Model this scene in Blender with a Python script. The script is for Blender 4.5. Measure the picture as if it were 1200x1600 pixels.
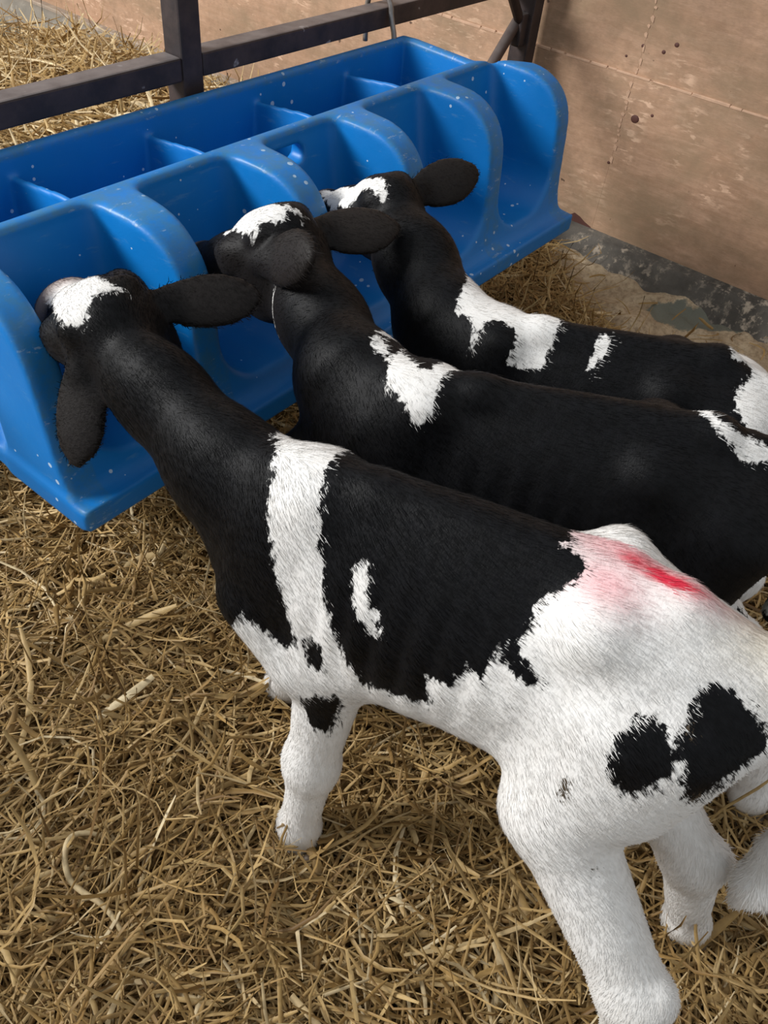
import bpy, bmesh, math, random
import numpy as np
import openvdb
from mathutils import Vector, Matrix, noise as mnoise

for o in list(bpy.data.objects):
    bpy.data.objects.remove(o)
SC = bpy.context.scene
COL = SC.collection

# ------------------------------------------------------------------ camera
cam_d = bpy.data.cameras.new('camera')
cam_d.sensor_fit = 'AUTO'; cam_d.sensor_width = 36.0; cam_d.lens = 28.517
cam_d.clip_start = 0.02
cam = bpy.data.objects.new('camera', cam_d); COL.objects.link(cam)
CR = ((0.62565743, 0.51630580, -0.58479151, 0.0),
      (-0.77522587, 0.49515425, -0.39223349, 0.0),
      (0.08704958, 0.69874931, 0.71005055, 1.25),
      (0, 0, 0, 1))
cam.matrix_world = Matrix(CR)
SC.camera = cam

# ------------------------------------------------------------------ world, lights, exposure
world = bpy.data.worlds.new('world'); SC.world = world
world.use_nodes = True
bg = world.node_tree.nodes['Background']
bg.inputs[0].default_value = (0.93, 0.97, 1.0, 1); bg.inputs[1].default_value = 0.55

def area_light(name, loc, target, sx, sy, power, col=(1, 1, 1)):
    d = bpy.data.lights.new(name, 'AREA'); d.shape = 'RECTANGLE'; d.size = sx; d.size_y = sy
    d.energy = power; d.color = col
    o = bpy.data.objects.new(name, d); COL.objects.link(o)
    o.location = loc
    o.rotation_euler = (Vector(target) - Vector(loc)).to_track_quat('-Z', 'Y').to_euler()
    return o
area_light('roof_light', (-2.1, 4.0, 3.3), (0.8, 0.7, 0.3), 1.7, 1.3, 360, (1.0, 0.99, 0.975))

SC.view_settings.view_transform = 'Standard'
SC.view_settings.look = 'None'
SC.view_settings.gamma = 1.0
SC.view_settings.use_curve_mapping = False
SC.view_settings.exposure = 0.12

random.seed(7); RNG = np.random.default_rng(7)

# ------------------------------------------------------------------ helpers
def link(name, me, mat=None, parent=None):
    o = bpy.data.objects.new(name, me); COL.objects.link(o)
    if mat is not None and len(me.materials) == 0: me.materials.append(mat)
    if parent is not None: o.parent = parent
    return o
def empty(name, loc=(0, 0, 0)):
    o = bpy.data.objects.new(name, None); COL.objects.link(o); o.location = loc
    o.empty_display_size = 0.05
    return o
def tag(o, label=None, cat=None, group=None, kind=None):
    if label: o['label'] = label
    if cat: o['category'] = cat
    if group: o['group'] = group
    if kind: o['kind'] = kind
    return o
def bm_obj(name, bm, mat, parent=None, smooth=False):
    me = bpy.data.meshes.new(name); bm.normal_update(); bm.to_mesh(me); bm.free()
    if smooth: me.shade_smooth()
    o = link(name, me, mat, parent)
    return o
def at_parent(o, parent):
    """parent o whose mesh is in world space"""
    o.parent = parent
    o.location = o.location - parent.location
    return o
def add_box(bm, x0, x1, y0, y1, z0, z1, bevel=0.0, seg=1):
    m = Matrix.Translation(((x0+x1)/2, (y0+y1)/2, (z0+z1)/2)) @ Matrix.Diagonal((x1-x0, y1-y0, z1-z0, 1))
    r = bmesh.ops.create_cube(bm, size=1.0, matrix=m)
    if bevel > 0:
        vs = set(r['verts'])
        es = [e for e in bm.edges if e.verts[0] in vs]
        bmesh.ops.bevel(bm, geom=es, offset=bevel, segments=seg, affect='EDGES', profile=0.5)
def add_tube(bm, pts, radii, n=10, cap=True):
    pts = [Vector(p) for p in pts]
    if not hasattr(radii, '__len__'): radii = [radii]*len(pts)
    rings = []; prev = None
    for i, p in enumerate(pts):
        t = (pts[min(i+1, len(pts)-1)] - pts[max(i-1, 0)]).normalized()
        if prev is None:
            a = Vector((0, 0, 1)) if abs(t.z) < .9 else Vector((1, 0, 0))
            u = t.cross(a).normalized()
        else:
            u = (prev - t*prev.dot(t)).normalized()
        prev = u; v = t.cross(u)
        rings.append([bm.verts.new(p + (u*math.cos(2*math.pi*k/n) + v*math.sin(2*math.pi*k/n))*radii[i]) for k in range(n)])
    for a, b in zip(rings, rings[1:]):
        for k in range(n):
            bm.faces.new((a[k], a[(k+1) % n], b[(k+1) % n], b[k]))
    if cap:
        bm.faces.new(rings[0][::-1]); bm.faces.new(rings[-1])

# ------------------------------------------------------------------ material helpers
def new_mat(name, rough=0.6, spec=0.5):
    m = bpy.data.materials.new(name); m.use_nodes = True
    nt = m.node_tree; b = nt.nodes['Principled BSDF']
    b.inputs['Roughness'].default_value = rough
    b.inputs['Specular IOR Level'].default_value = spec
    return m, nt, b
class NB:
    """tiny node builder"""
    def __init__(s, nt): s.nt = nt
    def n(s, typ, **kw):
        nd = s.nt.nodes.new(typ)
        for k, v in kw.items(): setattr(nd, k, v)
        return nd
    def l(s, a, b): s.nt.links.new(a, b)
    def coord(s, scale=(1, 1, 1), kind='Object', rot=(0, 0, 0), loc=(0, 0, 0)):
        t = s.n('ShaderNodeTexCoord'); m = s.n('ShaderNodeMapping')
        m.inputs['Scale'].default_value = scale; m.inputs['Rotation'].default_value = rot; m.inputs['Location'].default_value = loc
        s.l(t.outputs[kind], m.inputs[0]); return m.outputs[0]
    def noise(s, vec, scale, detail=4, rough=0.55, dist=0.0):
        nd = s.n('ShaderNodeTexNoise'); nd.inputs['Scale'].default_value = scale
        nd.inputs['Detail'].default_value = detail; nd.inputs['Roughness'].default_value = rough
        nd.inputs['Distortion'].default_value = dist
        if vec is not None: s.l(vec, nd.inputs['Vector'])
        return nd.outputs['Fac']
    def ramp(s, fac, stops, interp='LINEAR'):
        nd = s.n('ShaderNodeValToRGB'); cr = nd.color_ramp; cr.interpolation = interp
        while len(cr.elements) < len(stops): cr.elements.new(0.5)
        for e, (p, c) in zip(cr.elements, stops):
            e.position = p
            e.color = (c, c, c, 1) if not hasattr(c, '__len__') else (*c, 1)
        s.l(fac, nd.inputs[0]); return nd.outputs[0]
    def mix(s, fac, a, b, mode='MIX'):
        nd = s.n('ShaderNodeMix', data_type='RGBA', blend_type=mode)
        for sock, v in ((nd.inputs[0], fac), (nd.inputs[6], a), (nd.inputs[7], b)):
            if hasattr(v, 'node'): s.l(v, sock)
            elif hasattr(v, '__len__'): sock.default_value = (*v, 1)
            else: sock.default_value = v
        return nd.outputs[2]
    def math(s, op, a, b=None, c=None):
        nd = s.n('ShaderNodeMath', operation=op)
        for i, v in enumerate((a, b, c)):
            if v is None: continue
            if hasattr(v, 'node'): s.l(v, nd.inputs[i])
            else: nd.inputs[i].default_value = v
        return nd.outputs[0]
    def bump(s, h, strength, dist, bsdf):
        nd = s.n('ShaderNodeBump'); nd.inputs['Strength'].default_value = strength; nd.inputs['Distance'].default_value = dist
        s.l(h, nd.inputs['Height']); s.l(nd.outputs[0], bsdf.inputs['Normal'])
    def attr(s, name, out='Fac'):
        nd = s.n('ShaderNodeAttribute'); nd.attribute_name = name; return nd.outputs[out]

# ------------------------------------------------------------------ materials
def mat_wood(name, base, dark, light):
    m, nt, b = new_mat(name, 0.66, 0.25); g = NB(nt)
    v = g.coord()
    big = g.noise(v, 1.7, 5, 0.6)
    grain = g.noise(g.coord((1, 1.6, 15)), 4, 6, 0.7, 0.5)
    fine = g.noise(g.coord((1, 12, 120)), 5, 3, 0.6)
    mott = g.noise(v, 26, 6, 0.7)
    c = g.mix(g.ramp(big, [(0.32, 0), (0.66, 1)]), dark, base)
    c = g.mix(g.math('MULTIPLY', g.ramp(grain, [(0.45, 0), (0.62, 1)]), 0.35), c, light)
    c = g.mix(g.math('MULTIPLY', g.ramp(fine, [(0.40, 1), (0.55, 0)]), 0.22), c, tuple(x*0.6 for x in dark))
    c = g.mix(g.math('MULTIPLY', g.ramp(mott, [(0.35, 1), (0.55, 0)]), 0.30), c, tuple(x*0.55 for x in dark))
    # pale scrapes where animals rubbed through the face veneer
    dash = g.noise(g.coord((1, 17, 70)), 1.0, 4, 0.62, 0.3)
    band = g.noise(g.coord((1, 4.2, 2.2), loc=(3, .7, .2)), 1.0, 4, 0.65)
    dm = g.math('MULTIPLY', g.ramp(dash, [(0.55, 0), (0.60, 1)]), g.ramp(band, [(0.50, 0), (0.60, 1)]))
    c = g.mix(g.math('MULTIPLY', dm, 0.75), c, (0.74, 0.50, 0.35))
    rub = g.noise(g.coord((1, 9, 30), loc=(1, 2, 5)), 1.0, 5, 0.65)
    c = g.mix(g.math('MULTIPLY', g.ramp(rub, [(0.58, 0), (0.70, 1)]), 0.40), c, light)
    # grime
    gr = g.noise(g.coord((1, 1.3, 2.2), loc=(0, 4, 1)), 2.6, 7, 0.68)
    c = g.mix(g.math('MULTIPLY', g.ramp(gr, [(0.44, 0), (0.64, 1)]), 0.62), c, (0.25, 0.18, 0.11))
    fl = g.noise(g.coord((1, 26, 30)), 1.0, 2, 0.5)
    c = g.mix(g.math('MULTIPLY', g.ramp(fl, [(0.745, 0), (0.77, 1)]), 0.8), c, (0.05, 0.028, 0.02))
    g.l(c, b.inputs['Base Color'])
    g.bump(g.math('ADD', grain, g.math('MULTIPLY', fine, .5)), 0.12, 0.004, b)
    return m
M_wood = mat_wood('plywood', (0.52, 0.325, 0.208), (0.38, 0.232, 0.145), (0.63, 0.41, 0.285))
M_wood_pale = mat_wood('plywood_pale', (0.57, 0.345, 0.22), (0.44, 0.26, 0.160), (0.66, 0.43, 0.295))

def mat_concrete(name, base, dark, light):
    m, nt, b = new_mat(name, 0.85, 0.25); g = NB(nt)
    v = g.coord()
    a = g.noise(v, 7, 8, 0.65); n2 = g.noise(v, 34, 6, 0.7); n3 = g.noise(v, 4.2, 7, 0.7)
    c = g.mix(g.ramp(a, [(0.35, 0), (0.65, 1)]), dark, base)
    sp = g.math('MULTIPLY', g.ramp(n2, [(0.50, 0), (0.60, 1)]), g.ramp(n3, [(0.46, 0), (0.56, 1)]))
    c = g.mix(g.math('MULTIPLY', sp, 0.9), c, light)
    g.l(c, b.inputs['Base Color'])
    g.bump(g.math('ADD', g.math('MULTIPLY', n2, 0.6), a), 0.5, 0.008, b)
    return m
M_kerb = mat_concrete('kerb_concrete', (0.15, 0.135, 0.115), (0.07, 0.062, 0.053), (0.48, 0.40, 0.31))
M_kerb_top = mat_concrete('kerb_edge', (0.42, 0.33, 0.25), (0.25, 0.2, 0.16), (0.6, 0.5, 0.4))

def mat_floor():
    m, nt, b = new_mat('floor_sawdust', 0.95, 0.15); g = NB(nt)
    v = g.coord()
    a = g.noise(v, 9, 8, 0.7); f = g.noise(v, 70, 6, 0.7); big = g.noise(v, 3.0, 4, 0.6)
    c = g.mix(g.ramp(a, [(0.3, 0), (0.68, 1)]), (0.38, 0.28, 0.175), (0.68, 0.55, 0.38))
    c = g.mix(g.math('MULTIPLY', g.ramp(f, [(0.35, 1), (0.55, 0)]), 0.55), c, (0.16, 0.105, 0.06))
    c = g.mix(g.math('MULTIPLY', g.ramp(big, [(0.5, 0), (0.72, 1)]), 0.6), c, (0.24, 0.165, 0.10))
    sn = g.math('ADD', g.attr('slab'), g.math('MULTIPLY', g.math('SUBTRACT', g.noise(v, 22, 5, .65), .5), 1.1))
    sc = g.mix(g.noise(v, 6, 6, .6), (0.15, 0.155, 0.125), (0.24, 0.245, 0.20))
    c = g.mix(g.ramp(sn, [(0.0, 0), (0.12, 1)]), c, sc)
    g.l(c, b.inputs['Base Color'])
    g.bump(g.math('ADD', a, g.math('MULTIPLY', f, .6)), 0.8, 0.012, b)
    return m
M_floor = mat_floor()
M_kerb_far = mat_concrete('kerb_concrete_pale', (0.26, 0.23, 0.19), (0.19, 0.17, 0.14), (0.36, 0.32, 0.26))

def mat_plastic():
    m, nt, b = new_mat('blue_plastic', 0.40, 0.42); g = NB(nt)
    v = g.coord()
    a = g.noise(v, 3.5, 4, 0.6); f = g.noise(v, 300, 2, 0.5); sc = g.noise(g.coord((8, 8, 40)), 2.2, 5, 0.7)
    c = g.mix(g.ramp(a, [(0.3, 0), (0.7, 1)]), (0.001, 0.145, 0.46), (0.001, 0.175, 0.53))
    # dried milk splashes and scuffs
    sp = g.n('ShaderNodeTexVoronoi'); sp.inputs['Scale'].default_value = 42; g.l(v, sp.inputs['Vector'])
    spm = g.math('LESS_THAN', sp.outputs['Distance'], g.math('MULTIPLY', g.ramp(g.noise(v, 5.5, 3, .6), [(0.47, 0), (0.72, 1)]), 0.30))
    c = g.mix(g.math('MULTIPLY', spm, 0.75), c, (0.55, 0.68, 0.80))
    scm = g.math('MULTIPLY', g.ramp(sc, [(0.60, 0), (0.70, 1)]), 0.35)
    c = g.mix(scm, c, (0.10, 0.27, 0.50))
    wear = g.attr('wear')
    wn = g.noise(v, 40, 6, 0.7)
    wm = g.math('MULTIPLY', g.ramp(wn, [(0.38, 0), (0.62, 1)]), wear)
    c = g.mix(g.math('MULTIPLY', wm, 0.60), c, (0.045, 0.16, 0.24))
    scr = g.noise(g.coord((14, 34, 34)), 1.8, 6, .75)
    c = g.mix(g.math('MULTIPLY', g.ramp(scr, [(0.60, 0), (0.66, 1)]), g.math('MULTIPLY', wear, 0.45)), c, (0.42, 0.52, 0.60))
    g.l(c, b.inputs['Base Color'])
    g.l(g.math('ADD', 0.36, g.math('MULTIPLY', g.noise(v, 25, 4, .6), 0.2)), b.inputs['Roughness'])
    g.bump(g.math('ADD', g.math('MULTIPLY', f, 0.25), g.noise(v, 22, 3, .5)), 0.10, 0.006, b)
    return m
M_plastic = mat_plastic()

def mat_steel(name, base, rust, rough=0.55, metal=0.3):
    m, nt, b = new_mat(name, rough, 0.5); g = NB(nt)
    v = g.coord()
    a = g.noise(v, 14, 6, 0.65); f = g.noise(v, 60, 4, .6); w = g.noise(v, 28, 3, .5)
    c = g.mix(g.ramp(a, [(0.4, 0), (0.66, 1)]), base, rust)
    c = g.mix(g.math('MULTIPLY', g.ramp(w, [(0.70, 0), (0.74, 1)]), 0.6), c, (0.5, 0.48, 0.48))
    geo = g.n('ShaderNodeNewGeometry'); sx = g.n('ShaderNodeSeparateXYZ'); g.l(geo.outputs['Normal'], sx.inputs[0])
    top_lit = g.math('MULTIPLY', g.ramp(sx.outputs[2], [(0.55, 0), (0.9, 1)]), g.ramp(g.noise(v, 18, 5, .6), [(0.3, 0.35), (0.6, 0.85)]))
    c = g.mix(top_lit, c, (0.20, 0.175, 0.17))  # upward faces painted paler grey, standing in for light falling on them
    g.l(c, b.inputs['Base Color']); b.inputs['Metallic'].default_value = metal
    g.bump(f, 0.25, 0.002, b)
    return m
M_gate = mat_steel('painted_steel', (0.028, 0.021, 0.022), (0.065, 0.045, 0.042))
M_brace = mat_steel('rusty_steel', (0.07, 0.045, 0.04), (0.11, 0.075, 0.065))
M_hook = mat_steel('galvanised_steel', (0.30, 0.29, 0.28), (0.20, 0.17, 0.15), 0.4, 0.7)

def mat_straw():
    m, nt, b = new_mat('straw', 0.55, 0.35); g = NB(nt)
    r = g.attr('rnd'); v = g.coord()
    c = g.ramp(r, [(0.0, (0.135, 0.072, 0.022)), (0.22, (0.265, 0.155, 0.052)), (0.5, (0.41, 0.262, 0.095)),
                   (0.8, (0.56, 0.395, 0.175)), (1.0, (0.76, 0.62, 0.38))])
    n = g.noise(v, 45, 4, .6)
    c = g.mix(g.math('MULTIPLY', g.ramp(n, [(0.4, 1), (0.6, 0)]), 0.35), c, (0.17, 0.10, 0.04))
    g.l(c, b.inputs['Base Color'])
    t = g.n('ShaderNodeBsdfTranslucent'); g.l(c, t.inputs[0])
    mx = g.n('ShaderNodeMixShader'); mx.inputs[0].default_value = 0.12
    out = nt.nodes['Material Output']
    g.l(b.outputs[0], mx.inputs[1]); g.l(t.outputs[0], mx.inputs[2]); g.l(mx.outputs[0], out.inputs[0])
    return m
M_straw = mat_straw()
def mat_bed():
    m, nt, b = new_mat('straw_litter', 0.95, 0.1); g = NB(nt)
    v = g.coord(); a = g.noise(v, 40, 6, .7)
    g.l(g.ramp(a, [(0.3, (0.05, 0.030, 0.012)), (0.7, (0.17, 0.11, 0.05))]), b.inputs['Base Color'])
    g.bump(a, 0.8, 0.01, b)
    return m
M_bed = mat_bed()

def mat_coat():
    m, nt, b = new_mat('calf_coat', 0.5, 0.35); g = NB(nt)
    v = g.coord()
    # 'coat' attribute: signed distance in metres, positive = white hair
    d = g.attr('coat')
    n1 = g.noise(g.coord((44, 44, 17)), 2.6, 3, 0.6)
    n2 = g.noise(g.coord((20, 20, 11)), 2.0, 3, 0.6)
    dd = g.math('ADD', d, g.math('MULTIPLY', g.math('SUBTRACT', n1, 0.5), 0.026))
    dd = g.math('ADD', dd, g.math('MULTIPLY', g.math('SUBTRACT', n2, 0.5), 0.006))
    w = g.n('ShaderNodeMapRange', interpolation_type='SMOOTHSTEP')
    w.inputs['From Min'].default_value = -0.0018; w.inputs['From Max'].default_value = 0.0022
    g.l(dd, w.inputs[0]); w = w.outputs[0]
    hair = g.noise(g.coord((200, 200, 60)), 2.0, 3, 0.6)
    tuft = g.noise(g.coord((30, 30, 18)), 2.2, 5, 0.65)
    white = g.mix(g.math('MULTIPLY', g.ramp(tuft, [(0.35, 1), (0.6, 0)]), 0.22), (0.80, 0.785, 0.76), (0.66, 0.62, 0.57))
    black = g.mix(g.ramp(tuft, [(0.35, 0), (0.7, 1)]), (0.0018, 0.0018, 0.0022), (0.0042, 0.0044, 0.0056))
    brn = g.attr('brown')
    black = g.mix(brn, black, (0.018, 0.0145, 0.013))
    # red raddle mark, dung stains and bare muzzle skin as painted-on stains of the hair
    red = g.attr('red'); rn = g.noise(g.coord((40, 40, 40)), 2.0, 4, .6)
    white = g.mix(g.math('MULTIPLY', red, 0.62), white, (0.80, 0.20, 0.25))
    deep = g.math('SUBTRACT', g.attr('deep'), g.math('MULTIPLY', rn, 0.35))
    white = g.mix(g.ramp(deep, [(0.15, 0), (0.7, 1)]), white, (0.60, 0.03, 0.06))
    cream = g.attr('cream')
    white = g.mix(g.math('MULTIPLY', cream, 0.8), white, (0.60, 0.50, 0.32))
    c = g.mix(w, black, white)
    dirt = g.math('SUBTRACT', g.attr('dirt'), g.math('MULTIPLY', g.noise(g.coord((110, 110, 60)), 2.2, 4, .7), 1.15))
    c = g.mix(g.ramp(dirt, [(0.08, 0), (0.2, 1)]), c, (0.075, 0.055, 0.035))
    pink = g.attr('skin')
    c = g.mix(pink, c, (0.34, 0.27, 0.245))
    g.l(c, b.inputs['Base Color'])
    b.inputs['Sheen Weight'].default_value = 0.012; b.inputs['Sheen Roughness'].default_value = 0.5
    b.inputs['Specular IOR Level'].default_value = 0.14
    g.l(g.math('ADD', 0.52, g.math('MULTIPLY', w, 0.3)), b.inputs['Roughness'])
    g.bump(g.math('ADD', hair, g.math('MULTIPLY', tuft, 1.2)), 0.22, 0.0025, b)
    return m
M_coat = mat_coat()

def simple(name, col, rough=0.5, spec=0.5, ns=30):
    m, nt, b = new_mat(name, rough, spec); g = NB(nt)
    a = g.noise(g.coord(), ns, 4, .6)
    g.l(g.mix(g.ramp(a, [(0.3, 0), (0.7, 1)]), tuple(x*0.75 for x in col), col), b.inputs['Base Color'])
    return m
M_hoof = simple('hoof_horn', (0.16, 0.12, 0.085), 0.5)
M_eye = simple('eye_gloss', (0.010, 0.007, 0.006), 0.08, 0.8)
M_lath = simple('raw_wood', (0.62, 0.40, 0.27), 0.7, .3, 40)
M_nail = simple('rusty_nail', (0.10, 0.035, 0.025), 0.7)

# ------------------------------------------------------------------ signed-distance modelling
class SDF:
    def __init__(s, lo, hi, vox):
        s.lo = np.array(lo, float); s.vox = vox
        s.n = np.ceil((np.array(hi) - s.lo)/vox).astype(int) + 1
        s.ax = [(s.lo[i] + vox*np.arange(s.n[i])).astype(np.float32) for i in range(3)]
        s.d = np.full(s.n, 0.2, np.float32)
    def win(s, lo, hi, m=0.07):
        sl = []
        for i in range(3):
            a = int(np.clip(math.floor((lo[i]-m-s.lo[i])/s.vox), 0, s.n[i]-1))
            b = int(np.clip(math.ceil((hi[i]+m-s.lo[i])/s.vox)+1, a+1, s.n[i]))
            sl.append(slice(a, b))
        X = s.ax[0][sl[0]][:, None, None]; Y = s.ax[1][sl[1]][None, :, None]; Z = s.ax[2][sl[2]][None, None, :]
        return tuple(sl), X, Y, Z
    def add(s, sl, d, k):
        a = s.d[sl]
        if k > 0:
            h = np.clip(0.5 + 0.5*(d - a)/k, 0, 1)
            s.d[sl] = d*(1-h) + a*h - k*h*(1-h)
        else: s.d[sl] = np.minimum(a, d)
    def sub(s, sl, d, k):
        a = -s.d[sl]
        h = np.clip(0.5 + 0.5*(d - a)/k, 0, 1)
        s.d[sl] = -(d*(1-h) + a*h - k*h*(1-h))
    def cone(s, p0, p1, r0, r1, k=0.02, flat=None, sub=False):
        p0 = np.array(p0, np.float32); p1 = np.array(p1, np.float32); r = max(r0, r1)
        f = 1.0 if flat is None else max(1.0, flat[1])
        sl, X, Y, Z = s.win(np.minimum(p0, p1)-r*f, np.maximum(p0, p1)+r*f)
        v = p1-p0; L = max(float(v@v), 1e-9)
        qx, qy, qz = X-p0[0], Y-p0[1], Z-p0[2]
        t = np.clip((qx*v[0]+qy*v[1]+qz*v[2])/L, 0, 1)
        ex, ey, ez = qx-t*v[0], qy-t*v[1], qz-t*v[2]
        e2 = ex*ex+ey*ey+ez*ez
        sc = 1.0
        if flat is not None:
            n = np.array(flat[0], np.float32); n = n/np.linalg.norm(n); sc = flat[1]
            en = ex*n[0]+ey*n[1]+ez*n[2]
            e2 = e2 - en*en + (en/sc)**2
        d = (np.sqrt(e2) - (r0 + (r1-r0)*t))*min(1.0, sc)
        (s.sub if sub else s.add)(sl, d, k)
    def ell(s, c, rad, M=None, k=0.02, sub=False):
        """M rows = local axes"""
        c = np.array(c, np.float32); rad = np.array(rad, np.float32); R = float(rad.max())
        sl, X, Y, Z = s.win(c-R, c+R)
        x, y, z = X-c[0], Y-c[1], Z-c[2]
        if M is None: M = np.eye(3, dtype=np.float32)
        M = np.array(M, np.float32)
        k0 = 0; k1 = 0
        for i in range(3):
            q = x*M[i, 0]+y*M[i, 1]+z*M[i, 2]
            k0 = k0 + (q/rad[i])**2; k1 = k1 + (q/rad[i]**2)**2
        k0 = np.sqrt(k0); k1 = np.sqrt(k1)+1e-6
        d = k0*(k0-1)/k1
        (s.sub if sub else s.add)(sl, d, k)
    def mesh(s, name):
        g = openvdb.FloatGrid(1.0)
        g.copyFromArray(np.ascontiguousarray(s.d))
        p, t, q = g.convertToPolygons(0.0, 0.0)
        p = p*s.vox + s.lo
        me = bpy.data.meshes.new(name)
        nq, ntr = len(q), len(t)
        me.vertices.add(len(p)); me.vertices.foreach_set('co', p.astype(np.float32).ravel())
        idx = np.concatenate([q.ravel(), t.ravel()]).astype(np.int32)
        me.loops.add(len(idx)); me.loops.foreach_set('vertex_index', idx)
        st = np.concatenate([np.arange(nq)*4, nq*4 + np.arange(ntr)*3]).astype(np.int32)
        me.polygons.add(nq+ntr); me.polygons.foreach_set('loop_start', st)
        me.update(calc_edges=True); me.validate()
        me.shade_smooth()
        return me
def fattr(me, name, arr):
    a = me.attributes.new(name, 'FLOAT', 'POINT'); a.data.foreach_set('value', np.ascontiguousarray(arr, np.float32))
def verts_of(me):
    a = np.empty(len(me.vertices)*3, np.float32); me.vertices.foreach_get('co', a); return a.reshape(-1, 3)
def poly_sd(poly, x, y):
    """signed distance to a closed polygon, positive inside"""
    poly = np.asarray(poly, np.float32); n = len(poly)
    d = np.full(x.shape, 1e9, np.float32); ins = np.zeros(x.shape, bool)
    for i in range(n):
        a = poly[i]; b = poly[(i+1) % n]; e = b-a
        t = np.clip(((x-a[0])*e[0]+(y-a[1])*e[1])/max(float(e@e), 1e-12), 0, 1)
        d = np.minimum(d, (x-a[0]-t*e[0])**2+(y-a[1]-t*e[1])**2)
        c = (a[1] > y) != (b[1] > y)
        with np.errstate(divide='ignore', invalid='ignore'):
            xi = a[0] + (y-a[1])*(b[0]-a[0])/(b[1]-a[1] if b[1] != a[1] else 1e-9)
        ins ^= c & (x < xi)
    d = np.sqrt(d)
    return np.where(ins, d, -d)
def smooth_poly(pts, it=2, closed=True):
    p = np.array(pts, float)
    for _ in range(it):
        q = np.roll(p, -1, 0)
        p = np.stack([p*.75+q*.25, p*.25+q*.75], 1).reshape(-1, p.shape[1])
    return p
def smooth_open(pts, it=2):
    p = np.array(pts, float)
    for _ in range(it):
        p = np.concatenate([p[:1], np.stack([p[:-1]*.75+p[1:]*.25, p[:-1]*.25+p[1:]*.75], 1).reshape(-1, p.shape[1]), p[-1:]])
    return p
# ------------------------------------------------------------------ setting
WX = 2.42
def floor_h(x, y):
    h = 0.0
    if x > 1.85 and y < 1.6:
        w = min(1, (x-1.85)/0.2)
        h += w*(0.026*mnoise.noise(Vector((x*5.5, y*5.5, .3))) + 0.022*mnoise.noise(Vector((x*19, y*19, 2.3))) + 0.012)
        # sweepings banked against the kerb
        k = max(0, (x-2.2)/0.15)
        h += 0.034*min(1, k)*max(0, mnoise.noise(Vector((x*2, y*6.0, 9)))+.4)
        d = ((x-2.29)*0.9 + (y-0.52)*0.35)**2/0.06**2 + ((x-2.29)*-0.35+(y-0.52)*0.9)**2/0.16**2
        h -= 0.02*math.exp(-d)
        h = max(h, -0.03)
    return h
def build_floor():
    xs = np.concatenate([np.arange(-2.0, 1.8, .2), np.arange(1.8, 2.46, .012)]); ys = np.concatenate([np.arange(-2.0, .1, .15), np.arange(.1, 1.35, .012), np.arange(1.4, 6.0, .2)])
    vs = [(x, y, floor_h(x, y)) for y in ys for x in xs]
    nx = len(xs)
    fs = [(j*nx+i, j*nx+i+1, (j+1)*nx+i+1, (j+1)*nx+i) for j in range(len(ys)-1) for i in range(nx-1)]
    me = bpy.data.meshes.new('floor'); me.from_pydata(vs, [], fs); me.shade_smooth()
    slab = []
    for x, y, z in vs:
        # damp concrete showing through the sweepings, and the bare floor beyond the gate
        d = 1 - math.hypot(((x-2.285)*0.80 + (y-0.52)*0.35)/0.055, ((x-2.285)*-0.35+(y-0.52)*0.90)/0.150)
        if y > 1.35: d = 1.0
        slab.append(max(-1, min(1, d)))
    fattr(me, 'slab', slab)
    o = link('floor', me, M_floor); tag(o, kind='structure')
build_floor()

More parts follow.
